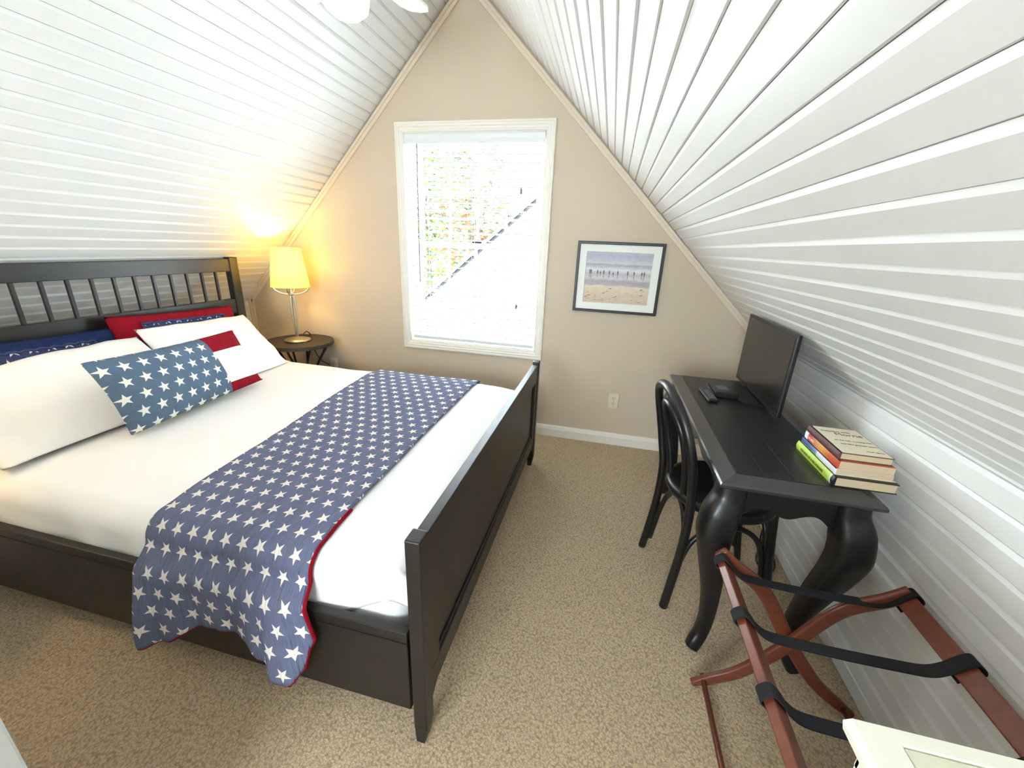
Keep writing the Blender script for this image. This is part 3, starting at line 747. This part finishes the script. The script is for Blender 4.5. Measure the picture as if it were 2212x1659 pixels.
# ------------------------------------------------------------------ framed beach print
pic = thing('framed_print', 'black framed beach photograph with white mat on the gable wall', 'picture', (.047, D, 1.163))
bm = B(); frame_sweep(bm, -.265, .265, -.219, .219, [(0,0),(0,.022),(.003,.025),(.014,.025),(.017,.020),(.017,0)], 0); obj('frame', bm, mat('black_frame', srgb(20,18,20), .4, .1, 40), pic)
bm = B(); frame_sweep(bm, -.249, .249, -.203, .203, [(0,.010),(0,.014),(.044,.014),(.046,.010)], 0); obj('mat_board', bm, mat('white_mat', srgb(240,242,236), .8, .01, 60), pic)
def print_mat():
    m = bpy.data.materials.new('beach_print'); m.use_nodes = True; nt = m.node_tree; p = nt.nodes['Principled BSDF']; p.inputs['Roughness'].default_value = .6
    uv = nt.nodes.new('ShaderNodeUVMap'); mp = nt.nodes.new('ShaderNodeMapping'); mp.inputs['Scale'].default_value = (6, 40, 1)
    n = nt.nodes.new('ShaderNodeTexNoise'); n.inputs['Scale'].default_value = 1.0; n.inputs['Detail'].default_value = 5
    nt.links.new(uv.outputs[0], mp.inputs[0]); nt.links.new(mp.outputs[0], n.inputs['Vector'])
    sp = nt.nodes.new('ShaderNodeSeparateXYZ'); nt.links.new(uv.outputs[0], sp.inputs[0])
    a = nt.nodes.new('ShaderNodeMath'); a.operation = 'MULTIPLY_ADD'; a.inputs[1].default_value = .10; nt.links.new(n.outputs['Fac'], a.inputs[0])
    s = nt.nodes.new('ShaderNodeMath'); s.operation = 'SUBTRACT'; s.inputs[1].default_value = .05; nt.links.new(sp.outputs[1], s.inputs[0]); nt.links.new(s.outputs[0], a.inputs[2])
    cr = nt.nodes.new('ShaderNodeValToRGB'); e = cr.color_ramp.elements
    stops = [(0,(206,186,164)),(.18,(214,196,172)),(.34,(222,208,188)),(.36,(184,174,176)),(.44,(172,166,172)),(.5,(212,206,210)),(.58,(186,182,188)),(.66,(226,222,224)),(.72,(190,188,194)),(.765,(164,166,178)),(.785,(206,204,208)),(.85,(190,190,202)),(.93,(176,178,194)),(1,(186,188,202))]
    e[0].position, e[0].color = 0, srgb(*stops[0][1]); e[1].position, e[1].color = 1, srgb(*stops[-1][1])
    for q, c in stops[1:-1]:
        k = e.new(q); k.color = srgb(*c)
    nt.links.new(a.outputs[0], cr.inputs[0])
    n2 = nt.nodes.new('ShaderNodeTexNoise'); n2.inputs['Scale'].default_value = 14; n2.inputs['Detail'].default_value = 4; nt.links.new(uv.outputs[0], n2.inputs['Vector'])
    mx = nt.nodes.new('ShaderNodeMix'); mx.data_type = 'RGBA'; mx.blend_type = 'OVERLAY'; mx.inputs[0].default_value = .22
    nt.links.new(cr.outputs[0], mx.inputs[6]); nt.links.new(n2.outputs['Fac'], mx.inputs[7]); nt.links.new(mx.outputs[2], p.inputs['Base Color'])
    return m
bm = B(); grid(bm, 1, 1, lambda a, b: (-.204+.408*a, -.0095, -.158+.316*b), lambda a, b: (a, b)); prn = obj('print', bm, print_mat(), pic)
M_fig = mat('print_ink_figures', srgb(96,84,88), .7, .3, 80); M_fig2 = mat('print_ink_reflections', srgb(150,138,142), .7, .2, 80); M_st = mat('print_ink_stones', srgb(150,128,104), .7, .3, 80)
bm = B(); bm2 = B(); rnd = random.Random(4)
for fx, hh in ((.07,.10),(.09,.10),(.19,.085),(.235,.06),(.285,.09),(.37,.085),(.43,.05),(.50,.09),(.65,.095),(.745,.085),(.86,.085),(.895,.09)):
    x = -.204+.408*fx; z0 = -.158+.316*.565; H = .316*hh; w = .0035
    prism(bm, [(x-w*.6,z0),(x+w*.7,z0),(x+w,z0+H*.45),(x+w*1.1,z0+H*.75),(x+w*.3,z0+H*.82),(x-w*.4,z0+H*.82),(x-w*1.1,z0+H*.72),(x-w*.8,z0+H*.4)], 'y', -.0101, -.0096)
    prism(bm, [(x+w*.6*math.cos(a), z0+H*.91+w*.75*math.sin(a)) for a in [i*PI/4 for i in range(8)]], 'y', -.0101, -.0096)
    prism(bm2, [(x-w*.8,z0-.004),(x+w*.8,z0-.004),(x+w*.5,z0-H*.8),(x-w*.5,z0-H*.8)], 'y', -.0100, -.0096)
obj('figures', bm, M_fig, prn); obj('reflections', bm2, M_fig2, prn)
bm = B()
for k in range(26):
    x = -.195+.39*rnd.random(); z = -.15+.09*rnd.random(); w = .003+.009*rnd.random(); hh = .001+.0025*rnd.random()
    prism(bm, [(x+w*math.cos(a), z+hh*math.sin(a)+.002*math.cos(a)) for a in [i*PI/4 for i in range(8)]], 'y', -.0100, -.0096)
obj('pebbles', bm, M_st, prn)

# ------------------------------------------------------------------ desk
DX0, DX1, DY0, DY1, DZ = .383, .806, 1.136, 2.262, .715
desk = thing('writing_desk', 'black writing desk with cabriole legs and scalloped apron', 'desk', ((DX0+DX1)/2, (DY0+DY1)/2, 0))
DO = Vector(((DX0+DX1)/2, (DY0+DY1)/2, 0)); hx, hy = (DX1-DX0)/2, (DY1-DY0)/2
bm = B()
rings = []
for ins, z in ((.004,DZ-.030),(0,DZ-.026),(0,DZ-.018),(.004,DZ-.0125),(.044,DZ-.0012),(.048,DZ)):
    rings.append([bm.verts.new((sx*(hx-ins), sy*(hy-ins), z)) for sx, sy in ((-1,-1),(1,-1),(1,1),(-1,1))])
for A, C in zip(rings, rings[1:]):
    for k in range(4): bm.faces.new((A[k],A[(k+1)%4],C[(k+1)%4],C[k]))
bm.faces.new(rings[0][::-1]); bm.faces.new(rings[-1]); obj('tabletop', bm, mat('black_satin_lacquer', srgb(26,26,28), .42, .2, 14, .03, 90, spec=.9, coat=.6), desk)
nb = 4; wb = (2*hx-.10)/nb; bme = None
for k in range(nb):
    if bme is None:
        bm = B(); box(bm, .0008, wb-.0008, -hy+.051, hy-.051, DZ, DZ+.0012, .0004, seg=1); o = obj('board', bm, M_black, desk); bme = o.data
    else: o = bpy.data.objects.new('board', bme); COL.objects.link(o); o.parent = desk
    o.location = (-hx+.05+wb*k, 0, 0)
def apron(a, b, t, half):
    """scalloped board from a to b (2-D), thickness t to the left of a->b"""
    bm = B(); a, b = Vector(a), Vector(b); d = (b-a); L = d.length; d.normalize(); n = Vector((-d.y, d.x))*t; m = 60
    V = []
    for i in range(m+1):
        s = i/m; q = abs(2*s-1)*L/2     # distance from the middle
        z = .612
        z -= .022*math.exp(-(q/.045)**2) - .018*math.exp(-((q-.085)/.035)**2)
        e = L/2-q
        z -= .045*sst(.12, .0, e)
        if half: z += -.008*math.cos(q*30)*sst(.1,.2,q)
        p = a+d*L*s
        V.append([bm.verts.new((p.x,p.y,DZ-.03)), bm.verts.new((p.x,p.y,z)), bm.verts.new((p.x+n.x,p.y+n.y,z)), bm.verts.new((p.x+n.x,p.y+n.y,DZ-.03))])
    for A, C in zip(V, V[1:]):
        for k in range(4): bm.faces.new((A[k],A[(k+1)%4],C[(k+1)%4],C[k]))
    bm.faces.new(V[0]); bm.faces.new(V[-1][::-1]); obj('apron', bm, M_black, desk)
ix, iy = hx-.035, hy-.045
apron((-ix,iy-.03),(-ix,-iy+.03), .018, True); apron((ix,-iy+.03),(ix,iy-.03), .018, True)
apron((-ix+.03,-iy),(ix-.03,-iy), .018, False); apron((ix-.03,iy),(-ix+.03,iy), .018, False)
for sx in (-1, 1):
    for sy in (-1, 1):
        bm = B(); cx, cy = sx*(hx-.052), sy*(hy-.062); dgx, dgy = sx*.72, sy*.55
        prof = [(.686,.000,.040),(.63,.006,.044),(.575,.026,.052),(.51,.036,.052),(.43,.022,.044),(.33,-.006,.036),(.23,-.030,.029),(.13,-.040,.0245),(.06,-.030,.023),(.022,-.008,.0235),(.0,.004,.0215)]
        tube(bm, [(cx+dgx*o_, cy+dgy*o_, z) for z, o_, r in prof], [r for _, _, r in prof], 16, 6, .62, up=(sx*1.0,0.0001,0))
        obj('leg', bm, M_black, desk, True)

# ------------------------------------------------------------------ television and small boxes on the desk
tv = thing('television', 'small black flat television standing on the desk against the slope', 'television', (.715, 1.957, DZ+.0012))
bm = B(); box(bm, -.012, .004, -.283, .283, .012, .345, .003); box(bm, .004, .018, -.20, .20, .05, .24, .008); obj('case', bm, M_plastic, tv)
bm = B(); box(bm, -.0135, -.011, -.270, .270, .030, .333, .0005); obj('screen', bm, M_screen, tv)
bm = B(); prism(bm, [(-.085,-.13),(.05,-.13),(.05,.13),(-.085,.13),(-.10,.10),(-.10,-.10)], 'z', 0, .010); obj('stand_base', bm, M_plastic, tv)
bm = B(); box(bm, -.004, .014, -.05, .05, .008, .03, .002); obj('stand_neck', bm, M_plastic, tv)
bm = B(); box(bm, -.05, .05, -.07, .07, 0, .028, .004); o = obj('cable_box', bm, M_plastic, None); o.location = (.575, 1.965, DZ+.0012); tag(o, 'small black cable box in front of the television', 'box')
bm = B(); box(bm, -.052, -.049, -.06, .06, .006, .012, .001); obj('trim_strip', bm, M_grey, o)
bm = B(); box(bm, -.03, .02, -.03, .03, .0275, .0284); obj('top_label', bm, mat('violet_grey_label', srgb(92,88,118), .4, .1, 60), o)
bm = B(); box(bm, -.021, .021, -.085, .085, 0, .016, .005); o = obj('remote_control', bm, M_plastic, None); o.location = (.500, 1.90, DZ+.0012); o.rotation_euler = (0,0,.05); tag(o, 'slim black remote control lying beside the cable box', 'remote')
bm = B(); box(bm, -.0222, -.0195, -.078, .078, .005, .010, .001); obj('side_strip', bm, M_grey, o)
bm = B()
for r in range(7):
    for c in range(3): box(bm, -.013+c*.010, -.007+c*.010, -.07+r*.017, -.062+r*.017, .0155, .0172, .0005)
ob = obj('buttons', bm, M_grey, o)

# ------------------------------------------------------------------ books
def book(loc, w, l, t, cov, label, rz=0, cover_mat=None, soft=False):
    """spine along y at local x=0, pages towards +x"""
    b = thing('book', label, 'book', loc, rz, 'books stacked on the desk')
    ct = .0022 if not soft else .0009; ov = .003 if not soft else .0
    bm = B(); box(bm, .004, w-ov, ov, l-ov, ct, t-ct); obj('pages', bm, M_page, b)
    bm = B(); box(bm, .0, w, 0, l, 0, ct, .0004, seg=1); obj('back_cover', bm, cov, b)
    bm = B(); box(bm, .0, w, 0, l, t-ct, t, .0004, seg=1); fc = obj('front_cover', bm, cover_mat or cov, b)
    bm = B(); n = 8; bul = .004 if not soft else .0012
    sec = [(-bul*math.sin(PI*i/n), t*i/n) for i in range(n+1)]+[(.004, t), (.004, 0)]
    prism(bm, sec, 'y', 0, l); sp_ = obj('spine', bm, cov, b)
    return b, fc, sp_
M_green = mat('lime_green_cover', srgb(176,206,62), .4, .15, 25); M_brown = mat('maroon_brown_cover', srgb(96,66,66), .6, .1, 40)
M_ink = mat('black_ink', srgb(40,34,30), .7, .05, 40); M_ink2 = mat('maroon_ink', srgb(110,60,60), .7, .05, 40)
M_cream = mat('cream_cover', srgb(240,230,200), .6, .03, 30)
def ramp_mat(name, stops, axis=1, rough=.45):
    m = bpy.data.materials.new(name); m.use_nodes = True; nt = m.node_tree; p = nt.nodes['Principled BSDF']; p.inputs['Roughness'].default_value = rough
    tc = nt.nodes.new('ShaderNodeTexCoord'); sp = nt.nodes.new('ShaderNodeSeparateXYZ'); nt.links.new(tc.outputs['Generated'], sp.inputs[0])
    cr = nt.nodes.new('ShaderNodeValToRGB'); e = cr.color_ramp.elements; cr.color_ramp.interpolation = 'LINEAR'
    e[0].position, e[0].color = stops[0][0], srgb(*stops[0][1]); e[1].position, e[1].color = stops[-1][0], srgb(*stops[-1][1])
    for q, c in stops[1:-1]: k = e.new(q); k.color = srgb(*c)
    nt.links.new(sp.outputs[axis], cr.inputs[0]); nt.links.new(cr.outputs[0], p.inputs['Base Color']); return m
M_orange = ramp_mat('orange_red_cover', [(0,(196,84,44)),(.25,(206,98,52)),(.45,(222,160,80)),(.62,(218,150,90)),(.80,(196,70,52)),(.895,(190,60,50)),(.90,(240,238,236)),(1,(240,238,236))])
M_bluew = ramp_mat('blue_white_cover', [(0,(232,230,238)),(.5,(226,226,236)),(.54,(120,140,180)),(.75,(70,100,160)),(1,(54,84,146))])
M_greenb = ramp_mat('lime_green_black_cover', [(0,(20,20,24)),(.06,(22,22,24)),(.065,(236,240,220)),(.10,(186,212,80)),(.5,(178,206,62)),(.9,(190,216,80)),(1,(176,204,60))])
bz = DZ+.0012
b1, f1, s1 = book((.690, 1.192, bz), .158, .240, .030, M_greenb, 'lime green hardback at the bottom of the stack on the desk', .01)
b2, f2, s2 = book((.694, 1.212, bz+.0301), .145, .216, .017, M_bluew, 'thin blue and white paperback above the green book', .0, soft=True)
b3, f3, s3 = book((.698, 1.214, bz+.0472), .140, .212, .024, M_orange, 'orange and red paperback under the cream covered book', .0, soft=True)
b4, f4, s4 = book((.700, 1.224, bz+.0713), .134, .196, .022, M_brown, 'maroon hardback with cream lettered cover on top of the stack', .0)
bm = B(); box(bm, .006, .131, .003, .193, .0221, .0226); jk = obj('jacket_panel', bm, M_cream, b4)
TX = lambda x, y: Matrix.Translation((x, y, .0227))
text('title_lettering', 'tuesdays with', .0150, M_ink2, b4, TX(.100, .158), 'RIGHT')
text('title_lettering', 'Morrie', .0270, M_ink2, b4, TX(.124, .134), 'RIGHT')
text('title_lettering', 'an old man, a young man,', .0098, M_ink, b4, TX(.128, .092), 'RIGHT')
text('title_lettering', "and life's greatest lesson", .0098, M_ink, b4, TX(.128, .066), 'RIGHT')
text('title_lettering', 'Mitch Albom', .0085, M_ink, b4, TX(.124, .026), 'RIGHT')
# spine lettering: reads from the far end towards the near end, letter tops up
def spine_text(s, size, b, y, z, m, out=-.0046):
    M = Matrix(((0,0,-1,out),(-1,0,0,y),(0,1,0,z),(0,0,0,1)))
    return text('spine_lettering', s, size, m, b, M)
spine_text('METHOD OF A MILLIONAIRE', .0115, b1, .205, .010, mat('dark_green_ink', srgb(60,80,20), .6, .05, 40))
spine_text('ECLIPSE', .011, b3, .185, .0075, M_cream, -.0018)

# ------------------------------------------------------------------ bentwood chair
ch = thing('bentwood_chair', 'black bentwood cafe chair pushed in at the desk', 'chair', (.525, 1.555, 0), math.radians(10))
bm = B(); lathe(bm, [(.185,.425),(.202,.430),(.206,.445),(.200,.462),(.186,.466),(.170,.460),(.05,.456),(.002,.456)], 48); obj('seat', bm, M_black, ch, True)
hoop = [(-.205,-.172,0),(-.192,-.168,.12),(-.178,-.165,.28),(-.178,-.166,.44),(-.195,-.180,.56),(-.215,-.186,.66),(-.243,-.165,.76),(-.268,-.105,.835),(-.278,0,.866)]
hoop = hoop+[(x,-y,z) for x, y, z in hoop[-2::-1]]
bm = B(); tube(bm, hoop, .0165, 12, 8, up=(1,0,0)); obj('back_hoop', bm, M_black, ch, True)
inn = [(-.172,-.075,.44),(-.185,-.085,.54),(-.205,-.098,.63),(-.230,-.092,.72),(-.255,-.050,.785),(-.262,0,.800)]
inn = inn+[(x,-y,z) for x, y, z in inn[-2::-1]]
bm = B(); tube(bm, inn, .0125, 12, 8, up=(1,0,0)); obj('inner_hoop', bm, M_black, ch, True)
for s in (-1, 1):
    bm = B(); tube(bm, [(.150,s*.115,.44),(.170,s*.120,.28),(.196,s*.124,.12),(.222,s*.128,0)], [.0185,.018,.016,.0135], 12, 6, up=(1,0,0)); obj('front_leg', bm, M_black, ch, True)
    bm = B(); tube(bm, [(-.186,s*.158,.065),(-.170,s*.152,.20),(-.135,s*.148,.305),(-.06,s*.146,.362),(.03,s*.138,.364),(.11,s*.128,.310),(.158,s*.116,.20),(.180,s*.114,.09)], .0105, 10, 6); obj('side_arch', bm, M_black, ch, True)
bm = B(); tube(bm, [(-.183,-.150,.07),(-.168,-.138,.22),(-.158,-.105,.33),(-.155,-.05,.385),(-.155,0,.396),(-.155,.05,.385),(-.158,.105,.33),(-.168,.138,.22),(-.183,.150,.07)], .0105, 10, 6, up=(1,0,0)); obj('rear_arch', bm, M_black, ch, True)
bm = B(); tube(bm, [(.165,-.108,.23),(.160,-.085,.33),(.155,-.04,.38),(.155,0,.388),(.155,.04,.38),(.160,.085,.33),(.165,.108,.23)], .0105, 10, 6, up=(1,0,0)); obj('front_arch', bm, M_black, ch, True)

# ------------------------------------------------------------------ luggage rack
rack = thing('luggage_rack', 'folding cherry wood luggage rack with black webbing straps', 'luggage rack', (.635, .775, 0))
RO = Vector((.635, .775, 0))
def rp(name, bm, m=M_wood, smooth=False):
    o = obj(name, bm, m, rack, smooth); o.data.transform(Matrix.Translation(-RO)); return o
RZ, RY0, RY1, RXL, RXR = .492, .462, 1.085, .412, .853
for x, s in ((RXL, 1), (RXR, -1)):
    bm = B(); M = Matrix.Translation((x, 0, RZ)) @ Matrix.Rotation(math.radians(-s*45), 4, 'Y')
    box(bm, -.011, .011, RY0, RY1-.012, -.023, .023, .003, M); rp('rail', bm)
for ye in (RY1, RY0+.045):
    for s in (1, -1):
        yo = ye-.010 if s > 0 else ye-.034
        xt, xb = (RXL, .872) if s > 0 else (RXR, .408)
        pts = [(xt-s*.008,yo,RZ+.022),(xt+s*.035,yo,RZ-.018),(xt+s*.13,yo,RZ-.088),((xt+xb)/2,yo,.245),(xb-s*.13,yo,.112),(xb-s*.05,yo,.045),(xb,yo,.011)]
        bm = B(); tube(bm, pts, [(.0095,.019),(.0095,.022),(.0095,.021),(.0095,.021),(.0095,.020),(.0095,.018),(.0095,.011)], 14, 8, .55, up=(0.3*s,0,1)); rp('leg', bm, M_wood, True)
for x in (.438, .842):
    bm = B(); tube(bm, [(x, RY0+.02, .036), (x, RY1-.02, .036)], .0085, 12); rp('stretcher', bm, M_wood, True)
for k in range(4):
    y = 1.043-.187*k; w = .030 if k else .028
    if y-w/2 < RY0: continue
    def ribbon(bm, pts):
        P = catmull(pts, 6); V = []
        for i, p in enumerate(P):
            t = (P[min(i+1,len(P)-1)]-P[max(i-1,0)]).normalized(); n = Vector((-t.z,0,t.x))*.0016
            V.append([bm.verts.new(p+n+Vector((0,-w/2,0))), bm.verts.new(p+n+Vector((0,w/2,0))), bm.verts.new(p-n+Vector((0,w/2,0))), bm.verts.new(p-n+Vector((0,-w/2,0)))])
        for A, C in zip(V, V[1:]):
            for q in range(4): bm.faces.new((A[q],A[(q+1)%4],C[(q+1)%4],C[q]))
        bm.faces.new(V[0]); bm.faces.new(V[-1][::-1])
    bm = B()
    L, Rr = RXL, RXR
    ribbon(bm, [(L+.012,y,RZ-.029),(L-.012,y,RZ-.008),(L-.029,y,RZ+.010),(L-.010,y,RZ+.030),(L+.012,y,RZ+.012),(L+.030,y,RZ-.010),(L+.060,y,RZ-.028),(L+.12,y,RZ-.032),(.63,y,RZ-.034),(Rr-.12,y,RZ-.032),(Rr-.060,y,RZ-.028),(Rr-.030,y,RZ-.010),(Rr-.012,y,RZ+.012),(Rr+.010,y,RZ+.030),(Rr+.029,y,RZ+.010),(Rr+.012,y,RZ-.008),(Rr-.012,y,RZ-.029)])
    rp('strap', bm, M_blackcloth)

# ------------------------------------------------------------------ slotted hamper near the stair
hp_ = thing('laundry_hamper', 'cream white slotted plastic hamper with inset lid beside the luggage rack', 'hamper', (.592, .248, 0))
bm = B(); hxx, hyy, HZ = .245, .182, .80
for sx, a, b, c, d in ((0,-hxx+.015,hxx-.015,-hyy+.015,-hyy+.021),(0,-hxx+.015,hxx-.015,hyy-.021,hyy-.015)): box(bm, a, b, c, d, .02, HZ-.02, .001, seg=1)
obj('side_panel', bm, M_hamper, hp_)
for s in (-1, 1):
    bm = B(); x0 = s*(hxx-.018); x1 = x0+s*.0 ; xa, xb = min(x0-.003,x0+.003), max(x0-.003,x0+.003)
    ys = [-hyy+.02+.03*i for i in range(12)]
    box(bm, xa, xb, -hyy+.015, hyy-.015, .02, .12); box(bm, xa, xb, -hyy+.015, hyy-.015, .70+.04, HZ-.02)
    for y in ys:
        if y+.016 < hyy-.01: box(bm, xa, xb, y, y+.016, .12, .74)
    for z in (.26,.42,.58): box(bm, xa, xb, -hyy+.015, hyy-.015, z, z+.03)
    obj('slotted_panel', bm, M_hamper, hp_)
bm = B(); box(bm, -hxx+.012, hxx-.012, -hyy+.012, hyy-.012, 0, .022, .004); obj('base', bm, M_hamper, hp_)
bm = B(); rr = []
for ix_, iy_, z in ((0,0,HZ-.024),(-.002,-.002,HZ-.012),(.003,.003,HZ),(.044,.020,HZ),(.046,.022,HZ-.006)): rr.append([bm.verts.new((sx*(hxx-ix_), sy*(hyy-iy_), z)) for sx, sy in ((-1,-1),(1,-1),(1,1),(-1,1))])
for A, C in zip(rr, rr[1:]):
    for k in range(4): bm.faces.new((A[k],A[(k+1)%4],C[(k+1)%4],C[k]))
bm.faces.new(rr[0][::-1]); obj('lid_rim', bm, M_hamper, hp_)
bm = B(); box(bm, -hxx+.0465, hxx-.0465, -hyy+.0225, hyy-.0225, HZ-.014, HZ-.0015, .001, seg=1); obj('lid_panel', bm, M_lid, hp_)

# ------------------------------------------------------------------ cords under the desk
bm = B(); tube(bm, [(.895,1.62,.445),(.86,1.62,.46),(.82,1.63,.45),(.79,1.66,.38),(.79,1.70,.25),(.80,1.72,.12),(.79,1.70,.03),(.82,1.66,.008),(.87,1.70,.007),(.885,1.80,.03)], .0042, 8, 8)
o = tag(obj('power_cord', bm, M_plastic, None, True), 'black power cord plugged in under the desk and looping to the floor', 'cord')
bm = B(); box(bm, .868, .8995, 1.603, 1.637, .428, .458, .006); obj('plug', bm, M_plastic, o)
bm = B(); tube(bm, [(.838,1.90,.66),(.86,1.86,.52),(.84,1.78,.35),(.80,1.74,.18),(.80,1.73,.06),(.83,1.76,.008),(.87,1.86,.006)], .0036, 8, 8)
tag(obj('power_cord', bm, M_plastic, None, True), 'black television cord hanging behind the desk to the carpet', 'cord')
